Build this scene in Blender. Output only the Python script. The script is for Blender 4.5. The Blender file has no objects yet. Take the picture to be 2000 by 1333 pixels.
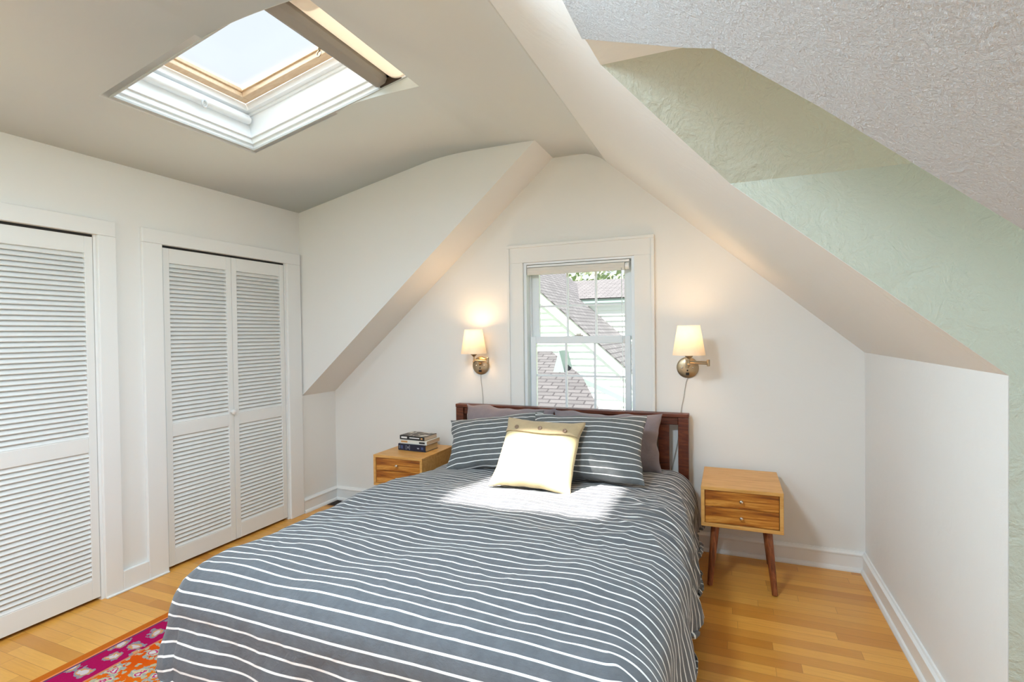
import bpy, bmesh, math, random
from mathutils import Vector, Matrix, noise
import numpy as np

random.seed(7)
C = bpy.context.scene.collection
PI = math.pi
sc = bpy.context.scene

# ------------------------------------------------------------------ camera
F_PX, YAW, PITCH, ROLL = 1018.44, -0.39441, -0.014368, -0.012541
cy, sy = math.cos(YAW), math.sin(YAW)
fwd = Vector((sy*math.cos(PITCH), cy*math.cos(PITCH), math.sin(PITCH)))
rt = Vector((cy, -sy, 0)); up = rt.cross(fwd)
c_, s_ = math.cos(ROLL), math.sin(ROLL)
rt, up = rt*c_ + up*s_, up*c_ - rt*s_
cam = bpy.data.cameras.new('camera'); camo = bpy.data.objects.new('camera', cam); C.objects.link(camo)
cam.sensor_width = 36; cam.lens = 36*F_PX/2000; cam.clip_start = .05; cam.clip_end = 300
M = Matrix((rt, up, -fwd)).transposed().to_4x4()
M.translation = Vector((3.10806, -3.52217, 1.39735))
camo.matrix_world = M
sc.camera = camo

# ------------------------------------------------------------------ sky, sun, exposure
w = bpy.data.worlds.new('sky'); sc.world = w; w.use_nodes = True
nt = w.node_tree; bg = nt.nodes['Background']
tc = nt.nodes.new('ShaderNodeTexCoord'); sp = nt.nodes.new('ShaderNodeSeparateXYZ')
nt.links.new(tc.outputs['Generated'], sp.inputs[0])
cr = nt.nodes.new('ShaderNodeValToRGB'); nt.links.new(sp.outputs['Z'], cr.inputs[0])
cr.color_ramp.elements[0].position = 0.0; cr.color_ramp.elements[0].color = (.92, .96, 1, 1)
cr.color_ramp.elements[1].position = .9; cr.color_ramp.elements[1].color = (.74, .87, 1, 1)
nt.links.new(cr.outputs[0], bg.inputs['Color'])
SKY = 1.03
bg.inputs['Strength'].default_value = SKY
SUN_DIR = Vector((.535, .31, -1)).normalized()
sun = bpy.data.lights.new('sun', 'SUN'); sun.energy = 21; sun.angle = .03; sun.color = (1, .97, .92)
suno = bpy.data.objects.new('sun', sun); C.objects.link(suno)
suno.rotation_euler = SUN_DIR.to_track_quat('-Z', 'Y').to_euler()

def area(name, loc, direction, sx, sy_, power, color):
    l = bpy.data.lights.new(name, 'AREA'); l.shape = 'RECTANGLE'; l.size = sx; l.size_y = sy_
    l.energy = power; l.color = color
    o = bpy.data.objects.new(name, l); C.objects.link(o); o.location = loc
    o.rotation_euler = Vector(direction).to_track_quat('-Z', 'Y').to_euler()
    return o
# added fill from behind, daylight at the dormer window and the skylight
area('rear_fill_light', (1.0, -4.76, 1.45), (.5, 1, -.05), 1.6, 1.4, 5, (.60, .82, 1))  # fill lamp at the window added behind the viewer
area('dormer_window_daylight', (5.18, -2.09, 1.25), (-1, 0, 0), .7, 1.2, 14, (.66, .84, 1))
area('shaft_fill_light', (.84, -3.60, 2.62), (.75, .15, -1), .56, .72, 34, (.62, .83, 1))  # fill lamp inside the added ceiling shaft, out of view
area('skylight_daylight', (.93, -1.66, 2.93), (.25, 0, -1), .5, .55, 5, (.70, .87, 1))

sc.view_settings.view_transform = 'Standard'; sc.view_settings.look = 'None'
sc.view_settings.gamma = 1; sc.view_settings.use_curve_mapping = False
sc.view_settings.exposure = 0.04
sc.cycles.use_denoising = True
try: sc.cycles.denoiser = 'OPENIMAGEDENOISE'
except Exception: pass
sc.cycles.max_bounces = 10; sc.cycles.diffuse_bounces = 6
sc.cycles.sample_clamp_indirect = 8

# ------------------------------------------------------------------ helpers
def mesh_obj(name, verts, faces, mat, parent=None, smooth=None, uv=None):
    me = bpy.data.meshes.new(name); me.from_pydata([tuple(v) for v in verts], [], faces); me.update()
    bm = bmesh.new(); bm.from_mesh(me); bmesh.ops.recalc_face_normals(bm, faces=bm.faces); bm.to_mesh(me); bm.free()
    if mat is not None: me.materials.append(mat)
    if uv is not None:
        ul = me.uv_layers.new(name='UVMap')
        li = np.empty(len(me.loops), dtype=np.int32); me.loops.foreach_get('vertex_index', li)
        ul.data.foreach_set('uv', np.asarray(uv, dtype=np.float32)[li].ravel())
    if smooth is not None:
        for p in me.polygons: p.use_smooth = True
        if smooth < 179: me.set_sharp_from_angle(angle=math.radians(smooth))
    o = bpy.data.objects.new(name, me); C.objects.link(o)
    if parent is not None: o.parent = parent
    return o

class MB:
    def __init__(s): s.v = []; s.f = []
    def add(s, v, f):
        n = len(s.v); s.v += [tuple(x) for x in v]; s.f += [tuple(i+n for i in q) for q in f]
    def box(s, x0, x1, y0, y1, z0, z1, m=None):
        v = [(x, y, z) for z in (z0, z1) for y in (y0, y1) for x in (x0, x1)]
        if m: v = [m(*q) for q in v]
        s.add(v, [(0,2,3,1),(4,5,7,6),(0,1,5,4),(2,6,7,3),(0,4,6,2),(1,3,7,5)]); return s
    def prism(s, poly, d):                    # poly: list of 3-D points, extruded by the vector d
        n = len(poly); d = Vector(d)
        v = [Vector(p) for p in poly]; v = v + [p+d for p in v]
        f = [tuple(range(n))[::-1], tuple(range(n, 2*n))] + [(i, (i+1) % n, n+(i+1) % n, n+i) for i in range(n)]
        s.add(v, f); return s
    def lathe(s, prof, n=32, m=None, cap=True):   # prof: (r, z)
        v = []; f = []
        for r, z in prof:
            for i in range(n):
                a = 2*PI*i/n; p = (r*math.cos(a), r*math.sin(a), z)
                v.append(m @ Vector(p) if m else p)
        k = len(prof)
        for j in range(k-1):
            for i in range(n): f.append((j*n+i, j*n+(i+1) % n, (j+1)*n+(i+1) % n, (j+1)*n+i))
        if cap: f += [tuple(range(n))[::-1], tuple(range((k-1)*n, k*n))]
        s.add(v, f); return s
    def tube(s, pts, r, n=10, r1=None):
        pts = [Vector(p) for p in pts]; v = []; f = []; k = len(pts); prev = None
        for j, p in enumerate(pts):
            t = (pts[min(j+1, k-1)] - pts[max(j-1, 0)]).normalized()
            a = prev if prev else (Vector((0, 0, 1)) if abs(t.z) < .9 else Vector((1, 0, 0)))
            u = (a - t*a.dot(t)).normalized(); b = t.cross(u); prev = u
            rr = r if r1 is None else r + (r1-r)*j/(k-1)
            for i in range(n):
                an = 2*PI*i/n; v.append(p + (u*math.cos(an) + b*math.sin(an))*rr)
        for j in range(k-1):
            for i in range(n): f.append((j*n+i, j*n+(i+1) % n, (j+1)*n+(i+1) % n, (j+1)*n+i))
        f += [tuple(range(n))[::-1], tuple(range((k-1)*n, k*n))]
        s.add(v, f); return s
    def obj(s, name, mat, parent=None, smooth=None, bevel=0, seg=2):
        o = mesh_obj(name, s.v, s.f, mat, parent, smooth)
        if bevel:
            b = o.modifiers.new('bevel', 'BEVEL'); b.width = bevel; b.segments = seg; b.limit_method = 'ANGLE'
            b.angle_limit = math.radians(40)
        return o

def tag(o, label=None, cat=None, group=None, kind=None):
    if label: o['label'] = label
    if cat: o['category'] = cat
    if group: o['group'] = group
    if kind: o['kind'] = kind
    return o
def struct(o, label, cat): return tag(o, label, cat, None, 'structure')
def empty(name, loc=(0, 0, 0), rz=0):
    o = bpy.data.objects.new(name, None); C.objects.link(o); o.location = loc; o.rotation_euler = (0, 0, rz)
    o.empty_display_size = .1; return o
def copy_tree(o, parent=None):
    c = o.copy(); C.objects.link(c); c.parent = parent
    for ch in list(o.children): copy_tree(ch, c)
    return c

# ------------------------------------------------------------------ materials
class NT:
    def __init__(s, name):
        s.m = bpy.data.materials.new(name); s.m.use_nodes = True; s.t = s.m.node_tree
        s.b = s.t.nodes['Principled BSDF']; s.out = s.t.nodes['Material Output']
    def n(s, kind, **kw):
        x = s.t.nodes.new('ShaderNode'+kind)
        for k, v in kw.items():
            if k.startswith('i_'): x.inputs[k[2:].replace('_', ' ')].default_value = v
            else: setattr(x, k, v)
        return x
    def l(s, a, b): s.t.links.new(a, b)
    def ramp(s, fac, stops, interp='LINEAR'):
        r = s.n('ValToRGB'); r.color_ramp.interpolation = interp; e = r.color_ramp.elements
        while len(e) < len(stops): e.new(.5)
        for q, (p, c) in zip(e, stops): q.position = p; q.color = (*c, 1)
        s.l(fac, r.inputs[0]); return r.outputs[0]
    def bump(s, h, strength, dist):
        b = s.n('Bump'); b.inputs['Strength'].default_value = strength; b.inputs['Distance'].default_value = dist
        s.l(h, b.inputs['Height']); s.l(b.outputs[0], s.b.inputs['Normal']); return b
    def coords(s, kind='Object', scale=(1, 1, 1), rot=(0, 0, 0)):
        t = s.n('TexCoord'); mp = s.n('Mapping'); mp.inputs['Scale'].default_value = scale; mp.inputs['Rotation'].default_value = rot
        s.l(t.outputs[kind], mp.inputs[0]); return mp.outputs[0]
    def noise(s, co, scale, detail=3, rough=.5, dist=0):
        x = s.n('TexNoise'); x.inputs['Scale'].default_value = scale; x.inputs['Detail'].default_value = detail
        x.inputs['Roughness'].default_value = rough; x.inputs['Distortion'].default_value = dist
        s.l(co, x.inputs['Vector']); return x.outputs['Fac']
    def math(s, op, a, b=None):
        x = s.n('Math', operation=op)
        for i, q in enumerate((a, b)):
            if q is None: continue
            if isinstance(q, (int, float)): x.inputs[i].default_value = q
            else: s.l(q, x.inputs[i])
        return x.outputs[0]
    def mix(s, fac, a, b, mode='MIX'):
        x = s.n('Mix', data_type='RGBA', blend_type=mode)
        for i, q in ((0, fac), (6, a), (7, b)):
            if isinstance(q, (int, float)): x.inputs[i].default_value = q
            elif isinstance(q, tuple): x.inputs[i].default_value = (*q, 1)
            else: s.l(q, x.inputs[i])
        return x.outputs[2]

def plain(name, col, rough=.5, metal=0, **kw):
    a = NT(name); a.b.inputs['Base Color'].default_value = (*col, 1); a.b.inputs['Roughness'].default_value = rough
    a.b.inputs['Metallic'].default_value = metal
    for k, v in kw.items(): a.b.inputs[k.replace('_', ' ')].default_value = v
    return a.m

def plaster(name, col, amt=.25, scale=9, rough=.75, fine=0.0):
    a = NT(name); co = a.coords()
    n1 = a.noise(co, scale, 4, .55, 1.4); n2 = a.noise(co, 2.2, 2)
    a.l(a.mix(a.math('MULTIPLY', n2, .12), col, tuple(.94*c for c in col)), a.b.inputs['Base Color'])
    a.b.inputs['Roughness'].default_value = rough
    h = n1
    if fine:
        n3 = a.noise(co, scale*7, 6, .7, .6); h = a.math('ADD', n1, a.math('MULTIPLY', n3, fine))
    a.bump(h, amt, .012); return a.m

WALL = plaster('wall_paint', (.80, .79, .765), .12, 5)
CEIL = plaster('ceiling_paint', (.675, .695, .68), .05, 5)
SLOPE = plaster('slope_plaster_paint', (.80, .79, .77), .22, 7)
KNEE = plaster('knee_wall_plaster', (.80, .79, .775), .28, 9)
GREEN = plaster('sage_plaster', (.525, .54, .468), 1.0, 10, .65, .3)
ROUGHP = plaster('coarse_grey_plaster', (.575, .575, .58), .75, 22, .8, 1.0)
TRIM = plain('white_trim_paint', (.82, .815, .80), .4)
DOORP = plain('white_door_paint', (.80, .795, .775), .42)
DARK = plain('dark_gap', (.02, .018, .016), .8)
VINYL = plain('white_vinyl', (.80, .82, .84), .35)
SKYW = plain('white_skylight_paint', (.84, .86, .87), .4)

def floor_mat():
    a = NT('honey_oak_floor'); co = a.coords('Object'); sp = a.n('SeparateXYZ'); a.l(co, sp.inputs[0])
    yr = a.math('DIVIDE', sp.outputs['Y'], .063); row = a.math('FLOOR', yr)
    wn = a.n('TexWhiteNoise', noise_dimensions='1D'); a.l(row, wn.inputs['W'])
    xr = a.math('ADD', a.math('DIVIDE', sp.outputs['X'], .78), a.math('MULTIPLY', wn.outputs['Value'], 7.3)); col = a.math('FLOOR', xr)
    cb = a.n('CombineXYZ'); a.l(row, cb.inputs[0]); a.l(col, cb.inputs[1])
    w2 = a.n('TexWhiteNoise', noise_dimensions='2D'); a.l(cb.outputs[0], w2.inputs['Vector'])
    fy = a.math('FRACT', yr); fx = a.math('FRACT', xr)
    ey = a.math('MINIMUM', fy, a.math('SUBTRACT', 1, fy)); ex = a.math('MULTIPLY', a.math('MINIMUM', fx, a.math('SUBTRACT', 1, fx)), 13.7)
    gap = a.math('LESS_THAN', a.math('MINIMUM', ey, ex), .014)
    off = a.n('VectorMath', operation='MULTIPLY_ADD'); a.l(w2.outputs['Color'], off.inputs[0]); off.inputs[1].default_value = (9, 9, 9); a.l(co, off.inputs[2])
    m1 = a.n('Mapping'); m1.inputs['Scale'].default_value = (1.5, 24, 1); a.l(off.outputs[0], m1.inputs[0]); g = a.noise(m1.outputs[0], 3, 5, .6, 1.4)
    g2 = a.noise(a.coords('Object', (.7, 3, 1)), 2, 3, .5, .6)
    base = a.ramp(w2.outputs['Value'], [(0, (.56, .21, .025)), (.22, (.78, .35, .053)), (.8, (.89, .445, .085)), (1, (.52, .185, .018))])
    c2 = a.mix(a.math('MULTIPLY', g, .52), base, (.36, .12, .010))
    c3 = a.mix(a.math('MULTIPLY', g2, .3), c2, (.82, .43, .10))
    a.l(a.mix(a.math('MULTIPLY', gap, .6), c3, (.22, .08, .015)), a.b.inputs['Base Color']); a.b.inputs['Roughness'].default_value = .32
    a.b.inputs['Coat Weight'].default_value = .15; a.b.inputs['Coat Roughness'].default_value = .25
    a.bump(a.math('SUBTRACT', a.math('MULTIPLY', g, .15), gap), .2, .002); return a.m
FLOOR = floor_mat()

def wood(name, cols, scale=(1.2, 14, 14), n=3.0, rough=.4, knots=0, contrast=1):
    a = NT(name); co = a.coords('Object', scale)
    g = a.noise(co, n, 5, .6, 1.5)
    f = a.math('ADD', a.math('MULTIPLY', a.math('SUBTRACT', g, .5), 2.2*contrast), .5)
    a.l(a.ramp(f, cols), a.b.inputs['Base Color']); a.b.inputs['Roughness'].default_value = rough
    a.bump(g, .08, .002); return a.m
CHERRY = wood('dark_cherry_wood', [(0, (.042, .007, .002)), (.5, (.105, .020, .005)), (1, (.19, .045, .012))], (1.5, 12, 12), 3, .42)
BLOND = wood('blond_wood', [(0, (.54, .25, .055)), (.5, (.66, .34, .095)), (1, (.74, .42, .145))], (1.2, 10, 10), 3, .38)
ACACIA = wood('acacia_drawer_wood', [(0, (.10, .02, .003)), (.3, (.30, .085, .010)), (.55, (.49, .175, .022)), (.8, (.66, .30, .06)), (1, (.38, .115, .012))], (.55, 8, 13), 2.3, .35, contrast=1.25)
LEGW = wood('walnut_leg_wood', [(0, (.07, .015, .004)), (.5, (.24, .065, .018)), (1, (.38, .13, .045))], (16, 16, 2), 2.5, .4)
PINE = wood('pine_sash_wood', [(0, (.62, .44, .27)), (1, (.74, .58, .40))], (3, 14, 14), 2, .45)
BRASS = plain('antique_brass', (.44, .34, .22), .33, 1)
CHROME = plain('brushed_nickel', (.72, .68, .62), .25, 1)

def cloth(name, col, bump=.15, weave=520, sheen=.3, mott=.2, rough=.9, wr=0):
    a = NT(name); uv = a.coords('UV'); co = a.coords('Object')
    m1 = a.noise(co, 26, 4, .6); m2 = a.noise(a.coords('UV', (40, 700, 1)), 1, 2)
    v = a.math('ADD', a.math('MULTIPLY', m1, .6), a.math('MULTIPLY', m2, .4))
    a.l(a.mix(v, tuple(c*(1-mott) for c in col), tuple(min(1, c*(1+mott)) for c in col)), a.b.inputs['Base Color'])
    a.b.inputs['Roughness'].default_value = rough; a.b.inputs['Sheen Weight'].default_value = sheen
    h = a.noise(uv, weave, 1)
    if wr: h = a.math('ADD', a.math('MULTIPLY', h, .2), a.math('MULTIPLY', a.noise(co, 17, 4, .55, 2.0), wr))
    a.bump(h, bump, .004); return a

def stripes(name, pitch, frac, dark, off=0):
    a = cloth(name, dark, .75, 420, .15, .5, wr=1.2)
    t = a.n('TexCoord'); s = a.n('SeparateXYZ'); a.l(t.outputs['UV'], s.inputs[0])
    f = a.math('FRACT', a.math('ADD', a.math('DIVIDE', s.outputs['Y'], pitch), off))
    mk = a.math('LESS_THAN', f, frac)
    prev = a.b.inputs['Base Color'].links[0].from_socket
    a.l(a.mix(mk, prev, (.80, .79, .77)), a.b.inputs['Base Color']); return a.m
DUVET = stripes('charcoal_pinstripe_duvet', .0425, .17, (.105, .108, .118))
SHAM = stripes('charcoal_pinstripe_sham', .0345, .15, (.118, .123, .125), .3)
MAUVE = cloth('mauve_grey_cotton', (.225, .185, .20), .5, 400, .3, .15, wr=1.0).m
LINEN = cloth('oatmeal_linen', (.62, .49, .27), .4, 300, .2, .12).m
LINENT = cloth('tan_linen_flap', (.46, .345, .20), .5, 300, .2, .25).m
SHEET = cloth('white_ticking', (.7, .69, .66), .2, 300, .2, .1).m

def glass_mat(name, gloss=.06, tint=(1, 1, 1)):
    a = NT(name); tr = a.n('BsdfTransparent'); tr.inputs[0].default_value = (*tint, 1)
    gl = a.n('BsdfGlossy'); gl.inputs['Roughness'].default_value = .02
    fr = a.n('LayerWeight'); fr.inputs[0].default_value = .12
    mx = a.n('MixShader'); a.l(a.math('MULTIPLY', fr.outputs['Fresnel'], gloss*8), mx.inputs[0])
    a.l(tr.outputs[0], mx.inputs[1]); a.l(gl.outputs[0], mx.inputs[2]); a.l(mx.outputs[0], a.out.inputs['Surface'])
    return a.m
GLASS = glass_mat('window_glass')

def shade_mat():
    a = NT('linen_lamp_shade'); co = a.coords('Object')
    n = a.noise(a.coords('Object', (160, 160, 420)), 1, 2); n2 = a.noise(co, 30, 3)
    col = a.mix(a.math('ADD', a.math('MULTIPLY', n, .5), a.math('MULTIPLY', n2, .3)), (.72, .60, .45), (.92, .85, .72))
    d = a.n('BsdfDiffuse'); t = a.n('BsdfTranslucent'); mx = a.n('MixShader'); mx.inputs[0].default_value = .13
    a.l(col, d.inputs[0]); a.l(col, t.inputs[0]); a.l(d.outputs[0], mx.inputs[1]); a.l(t.outputs[0], mx.inputs[2])
    a.l(mx.outputs[0], a.out.inputs['Surface']); return a.m
SHADE = shade_mat()
def bulb_mat():
    a = NT('lit_bulb'); a.b.inputs['Emission Color'].default_value = (1, .72, .42, 1); a.b.inputs['Emission Strength'].default_value = 14
    return a.m
BULB = bulb_mat()

MILK = plain('lit_milk_glass', (.9, .9, .9), .3, 0, Emission_Color=(1, .97, .92, 1), Emission_Strength=2.0)
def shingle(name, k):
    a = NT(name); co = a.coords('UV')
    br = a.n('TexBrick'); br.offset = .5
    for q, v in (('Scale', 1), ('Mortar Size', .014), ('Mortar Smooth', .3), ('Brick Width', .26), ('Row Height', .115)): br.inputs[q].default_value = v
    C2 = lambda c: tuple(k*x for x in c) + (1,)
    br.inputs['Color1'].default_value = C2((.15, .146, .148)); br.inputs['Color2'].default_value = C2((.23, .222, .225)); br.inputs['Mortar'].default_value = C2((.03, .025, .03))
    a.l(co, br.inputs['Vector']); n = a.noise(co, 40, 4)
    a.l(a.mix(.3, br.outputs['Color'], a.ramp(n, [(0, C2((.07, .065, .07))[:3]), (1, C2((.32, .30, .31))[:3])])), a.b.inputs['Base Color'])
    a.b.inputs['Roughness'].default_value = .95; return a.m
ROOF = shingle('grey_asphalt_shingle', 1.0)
ROOF2 = shingle('shingle_darkened_for_sun', .42)  # same shingle, colour darkened to offset strong sun on the porch roof
ROOF3 = shingle('shingle_dimmed_for_sun', .62)  # same shingle, colour dimmed less to offset sun on the wing roof
SIDING = plain('white_clapboard_paint', (.85, .87, .88), .6)
FASCIA = plain('pale_green_fascia_paint', (.34, .43, .41), .6)
LEAF = plain('tree_leaf', (.27, .32, .20), .8)
BARK = plain('tree_bark', (.16, .11, .08), .9)
LAWN = plain('lawn_green', (.16, .24, .08), .95)

# ------------------------------------------------------------------ room dimensions
XR, YC, YE, YREAR = 3.824, -.373, -1.66, -4.8
ZF, XF = 2.63, 2.26                    # flat ceiling height, where the right slope starts
def zr(x): return ZF - (x-XF)*(1.367/1.564)     # right roof slope
def zl(x): return .926 + x*(1.704/1.972)        # left roof slope
zl_inv = (2.69-.06-.926)*(1.972/1.704)
def zs(x): return 2.362 + .2045*x               # shed ceiling over the closets

# ------------------------------------------------------------------ setting
mb = MB(); mb.box(-.75, 5.35, YREAR-.1, .2, -.12, 0)
struct(mb.obj('floor', FLOOR), 'honey coloured narrow strip oak floor', 'floor')

# back (gable) wall, with the window hole
WX0, WX1, WZ0, WZ1 = 1.74, 2.532, .80, 1.905
mb = MB(); T = (0, .16, 0)
P = lambda pts: [(x, 0, z) for x, z in pts]
mb.prism(P([(0, 0), (WX0, 0), (WX0, zl(WX0)), (0, .926)]), T)
mb.prism(P([(WX0, WZ1), (WX1, WZ1), (WX1, zr(WX1)), (XF, ZF), (1.97, ZF), (WX0, zl(WX0))]), T)
mb.prism(P([(WX0, 0), (WX1, 0), (WX1, WZ0), (WX0, WZ0)]), T)
mb.prism(P([(WX1, 0), (XR, 0), (XR, zr(XR)), (WX1, zr(WX1))]), T)
struct(mb.obj('wall_back', WALL), 'white gable wall behind the bed with a window', 'wall')

# left (closet) wall with the two door openings, and closets behind it
D1A, D1B, D2A, D2B, DZ = -2.74, -1.803, -1.462, -.519, 1.95
mb = MB()
for y0, y1, z0, z1 in ((YREAR, D1A, 0, 2.372), (D1A, D1B, DZ, 2.372), (D1B, D2A, 0, 2.372), (D2A, D2B, DZ, 2.372), (D2B, YC, 0, 2.372), (YC, 0, 0, .95)):
    mb.box(-.10, 0, y0, y1, z0, z1)
struct(mb.obj('wall_left', WALL), 'white closet wall with two louvered double doors', 'wall')
mb = MB(); mb.box(-.72, -.66, YREAR, YC, 0, 2.3); mb.box(-.66, -.1, YREAR, YREAR+.05, 0, 2.3); mb.box(-.66, -.1, -.44, -.38, 0, 2.3); mb.box(-.72, -.1, YREAR, YC, 2.3, 2.36)
struct(mb.obj('wall_closet', WALL), 'closet interior behind the louvered doors', 'wall')

# right knee wall, and the shaft wall beyond the stair dormer
mb = MB(); mb.box(XR, XR+.12, YE+.004, .16, 0, zr(XR))
struct(mb.obj('wall_right', KNEE), 'low white knee wall under the right roof slope', 'wall')
mb = MB(); mb.box(XR, XR+.12, YREAR, -2.535, 0, zr(XR))
struct(mb.obj('wall_right_rear', KNEE), 'knee wall nearer than the stair dormer', 'wall')

# dormer cheek over the left slope
mb = MB()
mb.prism([(x, YC, z) for x, z in [(0, zl(0)+.06), (0, 2.41), (1.2, 2.66), (zl_inv, 2.69)]], (0, .05, 0))
struct(mb.obj('wall_dormer_cheek', WALL), 'triangular white cheek wall between shed ceiling and left slope', 'wall')
# left roof slope between cheek and gable wall
mb = MB()
mb.prism([(-.02, YC, zl(-.02)), (1.972, YC, ZF), (1.972, YC, ZF+.06), (-.02, YC, zl(-.02)+.06)], (0, -YC+.05, 0))
struct(mb.obj('ceiling_left_slope', WALL), 'narrow white left roof slope beside the gable wall', 'ceiling')

# ceiling: shed part over the closets, soft bend, flat part; hole for the skylight
arc = []
for i in range(9):
    t = i/8; x = 1.16 + .42*t
    a, b = zs(1.16), ZF                        # quadratic bend through the corner at x = 1.31
    p0, p1, p2 = (1.16, zs(1.16)), (1.312, ZF), (1.58, ZF)
    arc.append(((1-t)**2*p0[0]+2*t*(1-t)*p1[0]+t*t*p2[0], (1-t)**2*p0[1]+2*t*(1-t)*p1[1]+t*t*p2[1]))
HX0, HX1, HY0, HY1 = .567, 1.697, -2.047, -1.283
prof = [(-.1, zs(-.1)), (HX0, zs(HX0))] + arc + [(HX1, ZF), (2.14, ZF), (2.21, ZF-.004), (2.26, ZF-.022), (2.30, zr(2.30)-.004), (2.325, zr(2.325)), (2.352, zr(2.352))]
k = next(i for i, q in enumerate(prof) if abs(q[0]-HX1) < 1e-6); prof.insert(k+1, (1.955, ZF))
ys = [YREAR, -4.0, -3.2, HY0, HY1, YC, .02]
v = [(x, y, z) for y in ys for x, z in prof]; n = len(prof); f = []
for j in range(6):
    for i in range(n-1):
        (xa, _), (xb, _) = prof[i], prof[i+1]
        if j == 1 and HX0-1e-6 <= xa and xb <= 1.16+1e-6: continue
        if j == 3 and xa >= HX0-1e-6 and xb <= HX1+1e-6: continue
        if j == 5 and xa < 1.95: continue
        f.append((j*n+i, j*n+i+1, (j+1)*n+i+1, (j+1)*n+i))
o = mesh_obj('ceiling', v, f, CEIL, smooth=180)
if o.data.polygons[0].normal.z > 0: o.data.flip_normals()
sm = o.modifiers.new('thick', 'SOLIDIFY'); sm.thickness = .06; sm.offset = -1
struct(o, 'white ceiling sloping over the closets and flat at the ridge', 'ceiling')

# right roof slope, with the opening of the stair dormer cut out of it
nrm = Vector((1.367, 0, 1.564)).normalized()
cs = [(-1.66, 0), (-1.66, 1.263), (-1.655, 1.5), (-1.645, 1.884), (-1.81, 2.046), (-1.976, 2.192), (-2.115, 2.203), (-2.33, 2.045), (-2.444, 1.953), (-2.515, 1.904), (-2.54, 1.75), (-2.54, 1.263), (-2.54, 0)]
xs_ = lambda z: XF + (ZF-z)*(1.564/1.367)
far = [(xs_(z), y+.0008) for y, z in cs[6:1:-1]]
S = lambda pts: [(x, y, zr(x)) for x, y in pts]
mb = MB()
mb.prism(S([(2.35, .02), (2.35, YREAR), (2.742, YREAR), (2.742, -2.1155)] + far + [(XR+.01, YE+.0008), (XR+.01, .02)]), (.12, 0, 0))
struct(mb.obj('ceiling_right_slope', SLOPE), 'smooth white right roof slope running down to the knee wall', 'ceiling')
mb = MB()
mb.prism([Vector(p)-nrm*.004 for p in S([(2.742, YREAR), (2.742, -2.109), (3.034, -2.444), (3.09, -2.515), (3.25, -2.535), (XR+.01, -2.54), (XR+.01, YREAR)])], nrm*.10)
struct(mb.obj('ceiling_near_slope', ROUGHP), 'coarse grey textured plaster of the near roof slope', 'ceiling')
# stair dormer: its cross-section runs outward in +X
XD = 5.2
v = []; f = []
for y, z in cs:
    x0 = XR-.0005 if z < zr(XR)+1e-4 else XF + (ZF-z)*(1.564/1.367)
    v += [(x0+.001, y, z), (XD, y, z)]
for i in range(len(cs)-1): f.append((2*i, 2*i+1, 2*i+3, 2*i+2))
o = mesh_obj('wall_stair_dormer', v, f, GREEN, smooth=25); o.data.materials.append(SLOPE)
for p in o.data.polygons:
    if abs(p.center.y+2.045) < .03 and p.center.z > 2.15: p.material_index = 1
sm = o.modifiers.new('thick', 'SOLIDIFY'); sm.thickness = .06; sm.offset = -1; sm.use_rim = False
# normals of the liner face into the dormer
cen = Vector((4.4, -2.09, 1.1))
bm = bmesh.new(); bm.from_mesh(o.data); bm.faces.ensure_lookup_table()
if (cen - bm.faces[0].calc_center_median()).dot(bm.faces[0].normal) < 0: bmesh.ops.reverse_faces(bm, faces=bm.faces)
bm.to_mesh(o.data); bm.free()
struct(o, 'sage green textured plaster inside the stair dormer', 'wall')
mb = MB()
mb.box(XD, XD+.1, -2.62, -1.58, 0, .62); mb.box(XD, XD+.1, -2.62, -1.58, 1.88, 2.3); mb.box(XD, XD+.1, -2.62, -2.46, .62, 1.88); mb.box(XD, XD+.1, -1.72, -1.58, .62, 1.88)
struct(mb.obj('wall_dormer_end', GREEN), 'end wall of the stair dormer around its window', 'wall')

# rear wall behind the viewer, with an unseen window added for fill light
mb = MB(); R0, R1, RZ0, RZ1 = .15, 1.85, .7, 2.2
mb.box(-.1, R0, YREAR-.1, YREAR, 0, 2.75); mb.box(R1, XR+.12, YREAR-.1, YREAR, 0, 2.75)
mb.box(R0, R1, YREAR-.1, YREAR, 0, RZ0); mb.box(R0, R1, YREAR-.1, YREAR, RZ1, 2.75)
struct(mb.obj('wall_rear', WALL), 'white rear wall with an added window opening', 'wall')
mb = MB()
for x in (R0, R1-.05, (R0+R1)/2-.03): mb.box(x, x+.05, YREAR-.06, YREAR-.02, RZ0, RZ1)
for z in (RZ0, RZ1-.05): mb.box(R0, R1, YREAR-.06, YREAR-.02, z, z+.05)
struct(mb.obj('added_window_3', VINYL), 'frame of the rear window added for fill light', 'window')

# baseboards: moulded profile swept along each wall
BP = [(0, 0), (.030, 0), (.030, .008), (.024, .020), (.016, .024), (.016, .090), (.022, .094), (.022, .101), (.012, .109), (.008, .116), (0, .116)]
def baseboard(name, a, b, inward, label, ma=0, mbv=0):
    a = Vector((*a, 0)); b = Vector((*b, 0)); d = (b-a).normalized(); n = Vector((*inward, 0))
    k = len(BP); v = [a + n*q + d*q*ma + Vector((0, 0, z)) for q, z in BP] + [b + n*q - d*q*mbv + Vector((0, 0, z)) for q, z in BP]
    f = [(i, (i+1) % k, k+(i+1) % k, k+i) for i in range(k)] + [tuple(range(k)), tuple(range(k, 2*k))[::-1]]
    struct(mesh_obj(name, v, f, TRIM), label, 'baseboard')
baseboard('baseboard_back', (0, 0), (XR, 0), (0, -1), 'white moulded baseboard along the gable wall', 1, 1)
baseboard('baseboard_left', (0, YC-.01), (0, 0), (1, 0), 'short white baseboard in the corner left of the bed', 0, 1)
baseboard('baseboard_right', (XR, 0), (XR, YE), (-1, 0), 'white moulded baseboard along the knee wall', 1, 0)

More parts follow.
